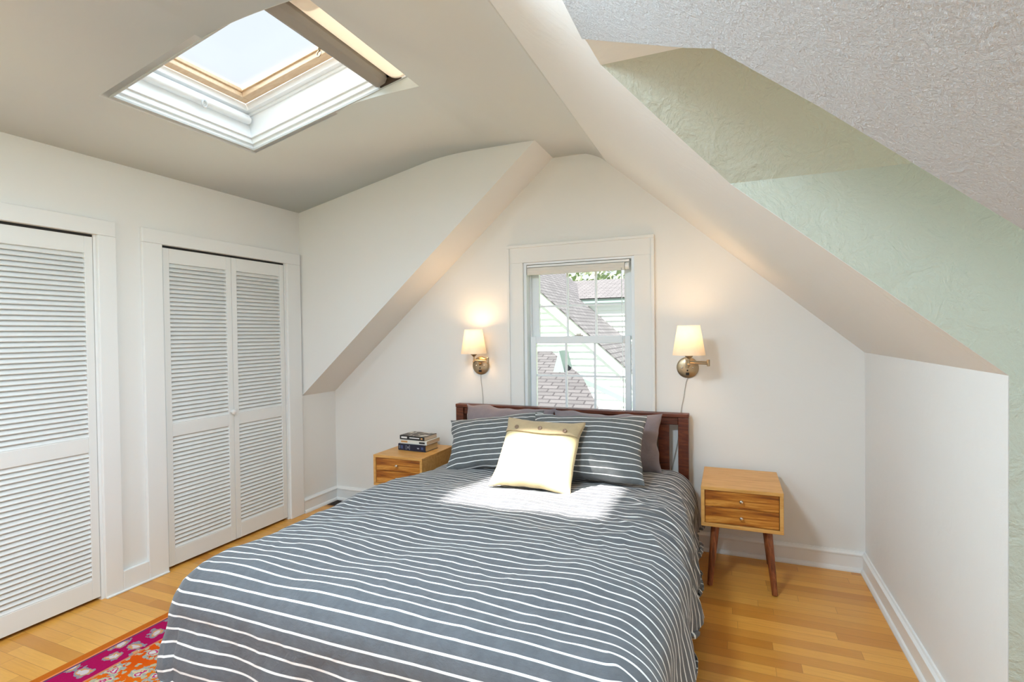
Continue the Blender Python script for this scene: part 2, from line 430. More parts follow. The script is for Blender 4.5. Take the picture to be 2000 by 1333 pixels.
# ------------------------------------------------------------------ closet doors and casings
CT = 2.033
def casing(name, y0, y1, wl, wr, label):
    mb = MB(); mb.box(0, .021, y0-wl, y0, 0, DZ); mb.box(0, .021, y1, y1+wr, 0, DZ); mb.box(0, .021, y0-wl, y1+wr, DZ+.0005, CT)
    struct(mb.obj(name, TRIM, bevel=.003), label, 'trim')
casing('trim_1', D1A, D1B, .09, .089, 'white casing around the nearer closet doors')
casing('trim_2', D2A, D2B, .114, .130, 'white casing around the farther closet doors')
mb = MB(); mb.box(0, .0205, D1B+.089, D2A-.114, 0, .113); mb.box(.0, .030, D1B+.001, D2A-.001, 0, .010)
struct(mb.obj('trim_3', TRIM, bevel=.003), 'white base board between the two closets', 'trim')
# dark head track above the leaves
mb = MB(); mb.box(-.06, -.008, D1A, D1B, DZ-.012, DZ); mb.box(-.06, -.008, D2A, D2B, DZ-.012, DZ)
struct(mb.obj('trim_4', DARK), 'dark sliding track above the closet doors', 'trim')
mb = MB()
for a, b in ((D1A, D1B), (D2A, D2B)):
    mb.box(-.1, 0, a, a+.012, 0, DZ); mb.box(-.1, 0, b-.012, b, 0, DZ)
struct(mb.obj('trim_5', TRIM), 'white door jambs of the closets', 'trim')

def leaf(root, y0, y1, x=-.002, zt=1.936):
    st = .038; th = .028
    mb = MB()
    mb.box(x-th, x, y0, y0+st, .018, zt); mb.box(x-th, x, y1-st, y1, .018, zt)
    for z0, z1 in ((.018, .118), (.798, .876), (1.848, zt)): mb.box(x-th, x, y0+st, y1-st, z0, z1)
    pn = mb.obj('door_panel', DOORP, root, bevel=.002)
    for nm, z0, z1 in (('louvers', .118, .798), ('louvers', .876, 1.848)):
        n = round((z1-z0)/.0255); mb = MB(); p = (z1-z0)/n
        for i in range(n):
            zc = z0 + (i+.5)*p
            a0 = (x-.003, zc-p*.50); a1 = (x-.026, zc+p*.50); t = .0055
            nx, nz = t*.8, t*.6
            mb.prism([(a0[0], y0+st-.004, a0[1]), (a0[0]+.002, y0+st-.004, a0[1]+nz), (a1[0]+nx, y0+st-.004, a1[1]+nz), (a1[0], y0+st-.004, a1[1])], (0, y1-y0-2*st+.008, 0))
        mb.obj(nm, DOORP, pn)
    return pn
d1 = empty('door_1', (0, 0, 0)); struct(d1, 'white louvered bifold closet doors at the left edge', 'door')
leaf(d1, D1B-.014-.46, D1B-.014); leaf(d1, D1A+.012, D1B-.014-.463)
d2 = empty('door_2', (0, 0, 0)); struct(d2, 'white louvered bifold closet doors with a round knob', 'door')
p2 = leaf(d2, D2A+.016, -.985); leaf(d2, -.982, D2B-.016)
mb = MB(); mb.lathe([(.008, 0), (.008, .012), (.014, .016), (.018, .024), (.016, .031), (.008, .035)], 20, Matrix.Translation((-.002, -1.004, .893)) @ Matrix.Rotation(PI/2, 4, 'Y'))
tag(mb.obj('knob', TRIM, d2, smooth=40), 'round white knob')

# ------------------------------------------------------------------ gable window
win = empty('window_1', (0, 0, 0)); struct(win, 'white double hung window with six-pane sashes above the bed', 'window')
mb = MB(); CX0, CX1, CZ = 1.624, 2.655, 2.027
mb.box(CX0, WX0, -.02, .0, .72, WZ1); mb.box(WX1, CX1, -.02, .0, .72, WZ1); mb.box(CX0, CX1, -.02, 0, WZ1+.0003, CZ)
mb.box(CX0-.006, CX0+.014, -.030, -.0005, .72, CZ-.0145); mb.box(CX1-.014, CX1+.006, -.030, -.0005, .72, CZ-.0145); mb.box(CX0-.006, CX1+.006, -.030, -.0005, CZ-.014, CZ+.006)
mb.box(CX0-.02, CX1+.02, -.035, .02, WZ0-.02, WZ0)
mb.obj('casing', WALL, win, bevel=.002)
mb = MB()
mb.box(WX0, WX0+.022, -.004, .16, WZ0, WZ1); mb.box(WX1-.022, WX1, -.004, .16, WZ0, WZ1)
mb.box(WX0+.022, WX1-.022, -.004, .16, WZ1-.015, WZ1); mb.box(WX0+.022, WX1-.022, .02, .17, WZ0, WZ0+.02)
mb.box(WX0+.0222, WX0+.034, .064, .076, WZ0+.021, WZ1-.016); mb.box(WX1-.034, WX1-.0222, .064, .076, WZ0+.021, WZ1-.016)
mb.obj('jamb', VINYL, win, bevel=.0015)
def sash(name, x0, x1, z0, z1, y0, y1, fr, gx0, gx1, gz0, gz1, mx, mz):
    mb = MB()
    mb.box(x0, gx0, y0, y1, z0, z1); mb.box(gx1, x1, y0, y1, z0, z1); mb.box(gx0, gx1, y0, y1, z0, gz0); mb.box(gx0, gx1, y0, y1, gz1, z1)
    o = mb.obj(name, VINYL, win, bevel=.003)
    mb = MB(); ym = (y0+y1)/2
    for x in mx: mb.box(x-.0075, x+.0075, ym-.006, ym+.006, gz0, gz1)
    mb.box(gx0, gx1, ym-.0055, ym+.0055, mz-.007, mz+.007)
    mb.obj('muntins', VINYL, o)
    mb = MB(); mb.box(gx0-.005, gx1+.005, ym-.002, ym+.002, gz0-.005, gz1+.005); mb.obj('pane', GLASS, o)
    return o
lo = sash('lower_sash', 1.778, 2.495, WZ0+.02, 1.374, .028, .062, .03, 1.818, 2.457, WZ0+.062, 1.322, (2.040, 2.247), 1.092)
hi = sash('upper_sash', 1.766, 2.505, 1.345, WZ1-.016, .078, .112, .03, 1.828, 2.448, 1.372, 1.855, (2.040, 2.247), 1.592)
mb = MB(); mb.box(2.105, 2.165, .03, .058, 1.374, 1.382); mb.box(2.115, 2.150, .034, .054, 1.382, 1.394)
mb.obj('sash_lock', CHROME, win, bevel=.004)

# roller blind under the window head
bl = empty('roller_blind', (2.13, .02, 1.85)); tag(bl, 'pale roller blind rolled up at the top of the gable window', 'blind')
SHB = plain('blind_fabric', (.70, .66, .60), .85)
mb = MB(); mb.box(-.366, .366, -.018, .022, .020, .036); mb.obj('head_rail', TRIM, bl, bevel=.002)
mb = MB(); mb.lathe([(.026, -.362), (.026, .335)], 24, Matrix.Translation((0, 0, -.008)) @ Matrix.Rotation(PI/2, 4, 'Y')); mb.box(-.362, .335, -.024, -.020, -.034, .016)
mb.obj('fabric_roll', SHB, bl, smooth=40)
mb = MB(); mb.lathe([(.024, 0), (.024, .026)], 20, Matrix.Translation((.338, 0, -.006)) @ Matrix.Rotation(PI/2, 4, 'Y')); mb.obj('end_bracket', TRIM, bl, smooth=40)
CLEAR = plain('clear_plastic', (.85, .87, .88), .2, 0, Transmission_Weight=.6)
mb = MB(); mb.tube([(.315, -.026, -.02), (.318, -.028, -.4), (.322, -.030, -1.0)], .0028, 8); mb.obj('pull_chain', CLEAR, bl, smooth=60)

# ------------------------------------------------------------------ skylight
TH = math.atan(.2045); ct, st_ = math.cos(TH), math.sin(TH)
def SK(u, y, h): return (u*ct - h*st_, y, 2.362 + u*st_ + h*ct)
U0, U1, Y0, Y1 = .5815, 1.71, -2.0445, -1.2855
sky = empty('window_2', (0, 0, 0)); struct(sky, 'white framed roof skylight in the sloping ceiling', 'window')
mb = MB()
mb.box(U0-.03, U0, Y0-.03, Y1+.03, -.0, .34, SK); mb.box(U1, U1+.03, Y0-.03, Y1+.03, .02, .34, SK)
mb.box(U0, U1, Y0-.03, Y0, 0, .34, SK); mb.box(U0, U1, Y1, Y1+.03, 0, .34, SK)
mb.obj('shaft_lining', SKYW, sky)
mb = MB()    # reveal between frame and the flat part of the ceiling
for y in (Y0-.0195, Y1-.0005):
    lowr = [(x, y, z+.0005) for x, z in arc] + [(HX1, y, ZF+.0005)]
    mb.prism(lowr + [(x, y, zs(x)+.012) for x, _, _ in lowr[::-1]], (0, .02, 0))
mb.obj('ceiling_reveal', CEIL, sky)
mb = MB()    # thin bead round the opening
for a in ((U0-.004, U0+.009, Y0+.0075, Y1-.0075), (U0-.004, U1-.05, Y0-.002, Y0+.007), (U0-.004, U1-.05, Y1-.007, Y1+.002)): mb.box(*a, -.004, .006, SK)
mb.obj('edge_bead', plain('bead_grey_paint', (.52, .53, .52), .5), sky)
mb = MB()    # stepped mouldings inside the shaft
for d, h0, h1 in ((.012, .03, .06), (.022, .06, .075), (.012, .195, .21), (.040, .21, .25)):
    mb.box(U0, U0+d, Y0+d, Y1-d, h0, h1, SK); mb.box(U0, U1, Y1-d, Y1, h0+.0002, h1+.0002, SK); mb.box(U0, U1, Y0, Y0+d, h0+.0002, h1+.0002, SK)
mb.obj('inner_frame', SKYW, sky, bevel=.002)
mb = MB()
mb.tube([SK(U0+.022, Y0+.03, .165), SK(U0+.022, Y1-.02, .165)], .022, 16); mb.box(U0, U0+.03, Y0+.02, Y1-.015, .150, .195, SK)
mb.obj('operator_bar', SKYW, sky, smooth=40)
mb = MB(); ring = [SK(U0+.042+.004*math.sin(a), -1.60+.013*math.cos(a), .135+.017*math.sin(a)) for a in [2*PI*i/20 for i in range(21)]]
mb.tube(ring, .005, 8); mb.obj('hook', CLEAR, sky, smooth=60)
mb = MB(); G0, GY0, GY1 = .664, Y0+.070, Y1-.095
mb.box(U0+.04, G0, Y0+.04, Y1-.04, .2505, .30, SK); mb.box(U1-.06, U1, Y0+.04, Y1-.04, .25, .30, SK)
mb.box(G0, U1-.06, Y0+.04, GY0, .25, .30, SK); mb.box(G0, U1-.06, GY1, Y1-.04, .25, .30, SK)
mb.box(G0, G0+.010, GY0, GY1-.010, .278, .298, SK); mb.box(G0, U1-.06, GY1-.010, GY1, .278, .298, SK)
mb.obj('wood_sash', PINE, sky, bevel=.003)
mb = MB(); mb.box(G0-.01, U1-.05, GY0-.01, GY1+.01, .300, .305, SK); mb.obj('pane', GLASS, sky)
mb = MB(); a0, a1 = HX0/ct, 1.16/ct     # unseen shaft added further back in the ceiling to hold a fill lamp
mb.box(a0-.03, a0, -4.03, -3.17, 0, .30, SK); mb.box(a1, a1+.03, -4.03, -3.17, 0, .30, SK); mb.box(a0, a1, -4.03, -4.0, 0, .30, SK); mb.box(a0, a1, -3.2, -3.17, 0, .30, SK)
mb.box(a0-.03, a1+.03, -4.03, -3.17, .30, .31, SK)  # lid keeps direct sun out of the shaft
struct(mb.obj('fill_light_shaft', SKYW), 'closed white shaft added further back in the ceiling for a fill lamp', 'window')
# blind pulled back to the upper end of the skylight
sb = empty('skylight_blind', SK(1.58, (Y0+Y1)/2, .03)); tag(sb, 'cream roller blind gathered at the upper end of the ceiling skylight', 'blind')
inv = Matrix.Translation(-Vector(sb.location))
def SKL(u, y, h): return tuple(inv @ Vector(SK(u, y, h)))
def cream_mat():
    a = NT('cream_blind_fabric'); d = a.n('BsdfDiffuse'); t = a.n('BsdfTranslucent'); mx = a.n('MixShader'); mx.inputs[0].default_value = .10
    d.inputs[0].default_value = (.88, .82, .72, 1); t.inputs[0].default_value = (.90, .74, .55, 1)
    a.l(d.outputs[0], mx.inputs[1]); a.l(t.outputs[0], mx.inputs[2]); a.l(mx.outputs[0], a.out.inputs['Surface']); return a.m
CREAM = cream_mat()
mb = MB(); pr = []
for i in range(11):
    a = PI*(.98+.62*i/10); pr.append((1.640+.098*math.cos(a), .095+.094*math.sin(a)))
pr = pr + [(1.705, .035)]
yA, yB = Y0+.012, Y1-.012
v = [SKL(u, y, h) for u, h in pr for y in (yA, yB)]
mesh_obj('fabric', v, [(2*i, 2*i+1, 2*i+3, 2*i+2) for i in range(len(pr)-1)], CREAM, sb, smooth=60)
mb = MB()
mb.prism([SKL(u, yA, h) for u, h in [(1.478, .010), (1.492, .004), (1.535, .010), (1.552, .030), (1.548, .060), (1.478, .040)]], (0, yB-yA, 0))
tag(mb.obj('bottom_bar', plain('taupe_blind_bar', (.33, .31, .28), .55), sb, bevel=.002), 'taupe pull bar of the blind')
mb = MB(); mb.box(1.50, 1.63, Y1-.012, Y1-.002, .0, .06, SKL); mb.obj('end_cap', plain('dark_brown_plastic', (.05, .03, .02), .5), sb)
yr = -1.70; rr = [SKL(1.470+.011*math.cos(a), yr+.004*math.sin(a), -.012+.015*math.sin(a)) for a in [2*PI*i/16 for i in range(17)]]
mb = MB(); mb.tube(rr, .0028, 6); mb.tube([SKL(1.472, yr, .004), SKL(1.478, yr, .012)], .006, 8)
tag(mb.obj('pull_ring', BRASS, sb, smooth=60), 'small brass pull ring')

# ------------------------------------------------------------------ bed
BX0, BX1 = 1.222, 2.870
bed = empty('bed', (2.046, -.05, 0)); tag(bed, 'dark cherry wooden bed with slatted headboard under the window', 'bed')
ox, oy = 2.046, -.05
def bb(mb, x0, x1, y0, y1, z0, z1): return mb.box(x0-ox, x1-ox, y0-oy, y1-oy, z0, z1)
hb = None
mb = MB(); bb(mb, BX0+.062, BX1-.062, -.085, -.055, .805, .853); bb(mb, BX0-.003, BX1+.003, -.100, -.036, .853, .878); bb(mb, BX0+.062, BX1-.062, -.085, -.055, .30, .38)
hb = mb.obj('headboard_rails', CHERRY, bed, bevel=.004)
for i in range(12):
    x = BX1-.062-.056-.0675-i*.1235
    if x < BX0+.07: break
    mb = MB(); bb(mb, x, x+.0675, -.079, -.061, .381, .804); mb.obj('headboard_slat', CHERRY, bed, bevel=.002)
for x in (BX0, BX1-.062):
    mb = MB(); bb(mb, x, x+.062, -.098, -.038, 0, .852); mb.obj('headboard_post', CHERRY, bed, bevel=.003)
for x in (BX0+.005, BX1-.035):
    mb = MB(); bb(mb, x, x+.03, -2.16, -.10, .19, .33); mb.obj('side_rail', CHERRY, bed, bevel=.003)
for x in (BX0, BX1-.062):
    mb = MB(); bb(mb, x, x+.062, -2.225, -2.165, .009, .29); mb.obj('foot_post', CHERRY, bed, bevel=.003)
mb = MB(); bb(mb, BX0+.063, BX1-.063, -2.21, -2.18, .05, .28); mb.obj('foot_board', CHERRY, bed, bevel=.003)
for i in range(11):
    y = -.25-i*.185
    mb = MB(); bb(mb, BX0+.036, BX1-.036, y-.08, y, .270, .288); mb.obj('bed_slat', CHERRY, bed)
mb = MB(); mb.box(-.76, .76, -2.05, 0, 0, .215)
mt = mb.obj('mattress', SHEET, bevel=.04, seg=4); mt.location = (2.046, -.125, .29)
tag(mt, 'thick white mattress on the cherry bed under the duvet', 'mattress')

# duvet: cloth coordinates a (across) and b (along) draped over the mattress
def nz(x, y, z): return noise.noise(Vector((x, y, z)))
def make_duvet():
    A, R_, HEAD, FB = .735, .155, -.135, -2.165
    CEN = 2.068
    na, nb = 260, 270
    amax, bmax = A+.44, (HEAD-FB)+.45
    av = np.linspace(-amax, amax, na); bv = np.linspace(0, bmax, nb)
    B = HEAD-FB
    V = []; UV = []
    for b in bv:
        for a in av:
            sgn = 1 if a >= 0 else -1
            oxx = max(abs(a)-A, 0); oyy = max(b-B, 0)
            y_in = HEAD-min(b, B)
            tz = .538 + .026*min(1, max(0, (b-.45)/.5)) + .012*min(1, max(0, (b-1.2)/.6))
            tz -= .05*max(0, (abs(a)-.45)/.35)**2 * (1 if abs(a) < .8 else 1) * .35
            pin = 1-.055*(1-min(1, max(0, (b-.45)/.45)))**2
            x0 = max(-A, min(A, a))*pin; y0 = y_in
            d = (oxx**6 + oyy**6)**(1/6) if (oxx or oyy) else 0
            # big soft puffs, then creases running mostly across the bed
            n1 = nz(a*2.6+3, b*2.9, .3); n2 = nz(a*5.2+b*1.5, b*6.2+7, 1.7); n3 = nz(a*9+b*7, b*12-a*5, 4.2)
            n4 = 1-abs(nz(a*4+b*5, b*7-a*6, 9.1))*2
            rs = max(0, min(1, (a-.25)/.5)) * max(0, min(1, (1.7-b)/.8))
            bump_ = .020*n1 + .0095*n2 + .0035*n3*(1+3.0*rs) + .005*max(0, n4-.5)*(1+2*rs)
            bump_ *= min(1, .35+b*1.1)
            if d > 0:
                h = math.hypot(oxx, oyy); ux, uy = oxx/h*sgn, -oyy/h
                th = min(d/R_, PI/2); rest = max(0, d - R_*PI/2)
                hor = R_*math.sin(th); drop = R_*(1-math.cos(th)) + rest
                if rest > 0:
                    t = b if oxx > oyy else a
                    if oxx > 0 and oyy > 0: t = (b + a*sgn)*.7
                    k = min(1, rest/.14)
                    fold = .017*math.sin(t*2*PI/.36 + 2.2*nz(t*2.1, 5.5, .2)) + .006*nz(t*6, rest*3, 8.8)
                    if oyy > 0: fold *= .75
                    hor += k*fold + .02*k
                    drop -= .004*k*math.sin(t*7)
                else:
                    pass
                drop = min(drop, tz-.212-.014*nz(a*4, b*4, 3))
                nx, nzv = math.sin(th), math.cos(th)
                px = x0 + ux*(hor + bump_*nx); py = y0 + uy*(hor + bump_*nx); pz = tz - drop + bump_*nzv
            else:
                px, py, pz = x0, y0, tz+bump_
            V.append((px, py, pz)); UV.append((a, b + .006*nz(a*1.7, b*1.1, 2)))
    F = [(j*na+i, j*na+i+1, (j+1)*na+i+1, (j+1)*na+i) for j in range(nb-1) for i in range(na-1)]
    o = mesh_obj('duvet', [(x, y, z) for x, y, z in V], F, DUVET, smooth=180, uv=UV)
    if o.data.polygons[len(F)//3].normal.z < 0: o.data.flip_normals()
    o.location = (CEN, 0, 0)
    s = o.modifiers.new('thick', 'SOLIDIFY'); s.thickness = .014; s.offset = -1
    tag(o, 'charcoal duvet with thin white pinstripes spread over the bed', 'duvet')
    return o
make_duvet()

# pillows
def pillow_pt(u, v, w, h, t, side, seed, crumple, p=2.6):
    e = 1-.075*(1-abs(v)**2)*abs(u)**3; e2 = 1-.10*(1-abs(u)**2)*abs(v)**3
    x = w/2*u*e; z = h/2*v*e2
    th = t/2*max(0, (1-abs(u)**p))**.55*max(0, (1-abs(v)**p))**.55
    n = noise.noise(Vector((x*5+seed, z*5, seed*1.7+side*3)))*crumple + noise.noise(Vector((x*13+seed, z*10+side*7, seed)))*crumple*.5
    c = 1-abs(noise.noise(Vector((x*7+z*5+seed*2, z*9-x*6, side*5+seed))))*2
    edge = min(1, 3*(1-max(abs(u), abs(v))))
    n += -crumple*.8*max(0, c-.55)
    th += n*edge*.9
    wob = noise.noise(Vector((u*3+seed, v*3, 11)))*crumple*1.1*(1-edge)
    return (x+wob, -side*max(th, .004) , z+wob)
def pillow(name, w, h, t, mat, seed, crumple=.010, n=44):
    V = []; UV = []; F = []
    for side in (1, -1):
        for j in range(n+1):
            for i in range(n+1):
                u = math.sin((2*i/n-1)*PI/2*.92)/math.sin(PI/2*.92); v = math.sin((2*j/n-1)*PI/2*.92)/math.sin(PI/2*.92)
                V.append(pillow_pt(u, v, w, h, t, side, seed, crumple)); UV.append((u*w/2, v*h/2))
    k = (n+1)**2; g = lambda i, j: j*(n+1)+i
    for j in range(n):
        for i in range(n):
            q = (g(i, j), g(i+1, j), g(i+1, j+1), g(i, j+1)); F.append(q); F.append(tuple(k+x for x in q[::-1]))
    per = [g(i, 0) for i in range(n)] + [g(n, j) for j in range(n)] + [g(i, n) for i in range(n, 0, -1)] + [g(0, j) for j in range(n, 0, -1)]
    for a, b in zip(per, per[1:]+per[:1]): F.append((b, a, k+a, k+b))
    return mesh_obj(name, V, F, mat, smooth=180, uv=UV)
def pose(o, loc, lean, roll=0, yaw=0):
    o.rotation_mode = 'XYZ'; o.rotation_euler = (Matrix.Rotation(yaw, 4, 'Z') @ Matrix.Rotation(lean, 4, 'X') @ Matrix.Rotation(roll, 4, 'Y')).to_euler(); o.location = loc
m1 = pillow('pillow', .67, .38, .19, MAUVE, 3.1, .016); pose(m1, (1.690, -.20, .705), -.10, .02)
tag(m1, 'plain mauve grey pillow against the left half of the headboard', 'pillow')
m2 = pillow('pillow', .70, .37, .20, MAUVE, 8.4, .018); pose(m2, (2.370, -.205, .70), -.12, .0)
tag(m2, 'plain mauve grey pillow against the right half of the headboard', 'pillow')
s1 = pillow('pillow', .65, .375, .18, SHAM, 5.3, .013); pose(s1, (1.718, -.485, .702), -.58, -.155, .03)
tag(s1, 'pinstriped pillow nearer the nightstand with books', 'pillow')
s2 = pillow('pillow', .685, .42, .185, SHAM, 1.9, .012); pose(s2, (2.332, -.555, .728), -.60, -.025, .02)
tag(s2, 'pinstriped pillow behind the right side of the tan cushion, partly sunlit', 'pillow')
cu = pillow('cushion', .465, .445, .13, LINEN, 6.6, .006); pose(cu, (2.112, -.775, .718), -.74, .035, .04)
tag(cu, 'square oatmeal linen cushion with a buttoned flap', 'cushion')
# flap: a layer over the upper part of the cushion front
def cush_front(u, v, off): 
    x, y, z = pillow_pt(u, v, .465, .445, .13, 1, 6.6, .006); return (x*1.006, y-off, z*1.006)
V = []; F = []; UV = []; n1, n2 = 36, 14
for j in range(n2+1):
    for i in range(n1+1):
        u = -1+2*i/n1; vb = .44 + .07*abs(u)**2.5 - .02*math.cos(u*4); v = vb + (1-vb)*j/n2
        V.append(cush_front(u*.995, v*.995, .007*(1-j/n2*.6))); UV.append((u*.23, v*.22))
for j in range(n2):
    for i in range(n1): F.append((j*(n1+1)+i, j*(n1+1)+i+1, (j+1)*(n1+1)+i+1, (j+1)*(n1+1)+i))
fl = mesh_obj('button_flap', V, F, LINENT, cu, 180, UV)
sm = fl.modifiers.new('thick', 'SOLIDIFY'); sm.thickness = .006; sm.offset = 0
tag(fl, 'tan linen flap with three buttons')
BTN = plain('brown_button', (.20, .12, .07), .4)
for u in (-.62, 0, .62):
    p = Vector(cush_front(u, .58, .012))
    mb = MB(); mb.lathe([(.004, -.001), (.0125, 0), (.0125, .003), (.009, .0045), (.004, .003)], 18, Matrix.Translation(p) @ Matrix.Rotation(PI/2, 4, 'X'))
    mb.obj('button', BTN, fl, smooth=40)

# ------------------------------------------------------------------ nightstands
def nightstand(label):
    W, Dp, Z0, Z1, t = .404, .445, .333, .551, .019
    r = empty('nightstand', (0, 0, 0)); tag(r, label, 'nightstand')
    mb = MB(); x0, x1 = -W/2, W/2; y0, y1 = -Dp/2, Dp/2
    mb.box(x0, x1, y0, y1, Z1-t, Z1); mb.box(x0, x1, y0, y1, Z0, Z0+t); mb.box(x0, x0+t, y0, y1, Z0+t, Z1-t); mb.box(x1-t, x1, y0, y1, Z0+t, Z1-t); mb.box(x0+t, x1-t, y1-.012, y1, Z0+t, Z1-t)
    mb.obj('body', BLOND, r, bevel=.0025)
    zm = (Z0+Z1)/2
    for z0, z1, off in ((Z0+t+.002, zm-.001, 0), (zm+.001, Z1-t-.002, .37)):
        mb = MB(); hx, hz = (W-2*t)/2-.002, (z1-z0)/2
        mb.box(-hx, hx, y0+.008-(y0), y0+.026-(y0), -hz, hz)
        d = mb.obj('drawer', ACACIA, r, bevel=.0015); d.location = (0, y0, (z0+z1)/2)
        mb = MB(); mb.lathe([(.004, 0), (.004, .010), (.009, .014), (.0105, .019), (.008, .024), (.003, .026)], 18, Matrix.Translation((0, .008, .0)) @ Matrix.Rotation(PI/2, 4, 'X'))
        mb.obj('knob', CHROME, d, smooth=40)
    for sx in (-1, 1):
        for s_y in (-1, 1):
            a = Vector((sx*(W/2-.072), s_y*(Dp/2-.075), Z0)); b = Vector((sx*(W/2-.042), s_y*(Dp/2-.022), .004))
            mb = MB(); mb.tube([a, b], .0225, 16, .0145); mb.obj('leg', LEGW, r, smooth=50)
    return r
nr = nightstand('wooden nightstand with clear top right of the bed'); nr.location = (3.163, -.285, 0)
nl = copy_tree(nr); nl.location = (.972, -.275, 0); nl['label'] = 'wooden nightstand holding a stack of books left of the bed'
for o in (nr, nl): o['group'] = 'two drawer nightstands beside the bed'

# books
def book(loc, rz, wx, dy, th, cover, label, spine=None, marks=(), paper=(.72, .58, .40), soft=False):
    r = empty('book', loc, rz); tag(r, label, 'book')
    mb = MB(); c = .0022
    mb.box(-wx/2, wx/2, -dy/2, dy/2, 0, c); mb.box(-wx/2, wx/2, -dy/2, dy/2, th-c, th); mb.box(-wx/2, wx/2, -dy/2, -dy/2+c*1.5, c, th-c)
    mb.obj('cover', cover, r, bevel=.0008)
    mb = MB(); q = .001 if soft else .004
    mb.box(-wx/2+q, wx/2-q, -dy/2+c*1.5, dy/2-q, c, th-c)
    a = NT('book_paper'); s = a.coords('Object', (1, 1, 900)); g = a.noise(s, 1, 1)
    a.l(a.mix(g, tuple(.8*k for k in paper), paper), a.b.inputs['Base Color']); a.b.inputs['Roughness'].default_value = .9
    mb.obj('pages', a.m, r)
    for k, (x0, x1, z0, z1, mat) in enumerate(marks):
        mb = MB(); mb.box(-wx/2+x0*wx, -wx/2+x1*wx, -dy/2-.0006, -dy/2+.0005, z0*th, z1*th); mb.obj('spine_lettering', mat, r)
    return r
NAVY = plain('navy_cloth_cover', (.010, .013, .035), .5); GOLDL = plain('pale_foil', (.40, .42, .50), .5); BLUEL = plain('blue_foil', (.06, .09, .22), .5)
CRM = plain('cream_paper_cover', (.72, .70, .64), .5); BLK = plain('black_paper_cover', (.02, .018, .018), .4); WHT = plain('white_ink', (.75, .74, .72), .6)
ORG = plain('orange_ink', (.62, .33, .12), .6)
z0 = .5518
book((.977, -.235, z0), -.04, .240, .165, .047, NAVY, 'thick navy hardback at the bottom of the stack on the nightstand', marks=[(.05, .065, .25, .75, GOLDL), (.11, .17, .25, .75, BLUEL), (.29, .30, .15, .85, GOLDL), (.35, .38, .35, .65, GOLDL), (.42, .43, .15, .85, GOLDL), (.70, .77, .4, .55, GOLDL), (.84, .92, .3, .7, BLUEL)], paper=(.66, .47, .22))
book((.985, -.222, z0+.0476), -.03, .232, .175, .029, CRM, 'cream paperback in the middle of the stack on the nightstand', marks=[(.04, .28, .3, .75, ORG), (.72, .93, .25, .7, BLK)], paper=(.74, .55, .36), soft=True)
bk = book((.975, -.228, z0+.0772), -.06, .218, .160, .030, BLK, 'black paperback with a pictured cover on top of the book stack', marks=[(.06, .30, .3, .72, WHT), (.40, .80, .4, .65, WHT), (.86, .93, .3, .7, ORG)], paper=(.78, .62, .46), soft=True)
def cover_art():
    a = NT('printed_cover_picture'); co = a.coords('Object'); n = a.noise(co, 34, 4, .6, 1.2); n2 = a.noise(co, 13, 3, .5, .8)
    a.l(a.mix(a.ramp(n2, [(.50, (0, 0, 0)), (.58, (1, 1, 1))]), a.ramp(n, [(.3, (.03, .022, .018)), (.7, (.13, .10, .075))]), a.ramp(n, [(.3, (.55, .48, .38)), (.7, (.74, .70, .62))])), a.b.inputs['Base Color'])
    a.b.inputs['Roughness'].default_value = .45; return a.m
mb = MB(); mb.box(-.103, .103, -.074, .074, .0300, .0307); mb.obj('cover_picture', cover_art(), bk)

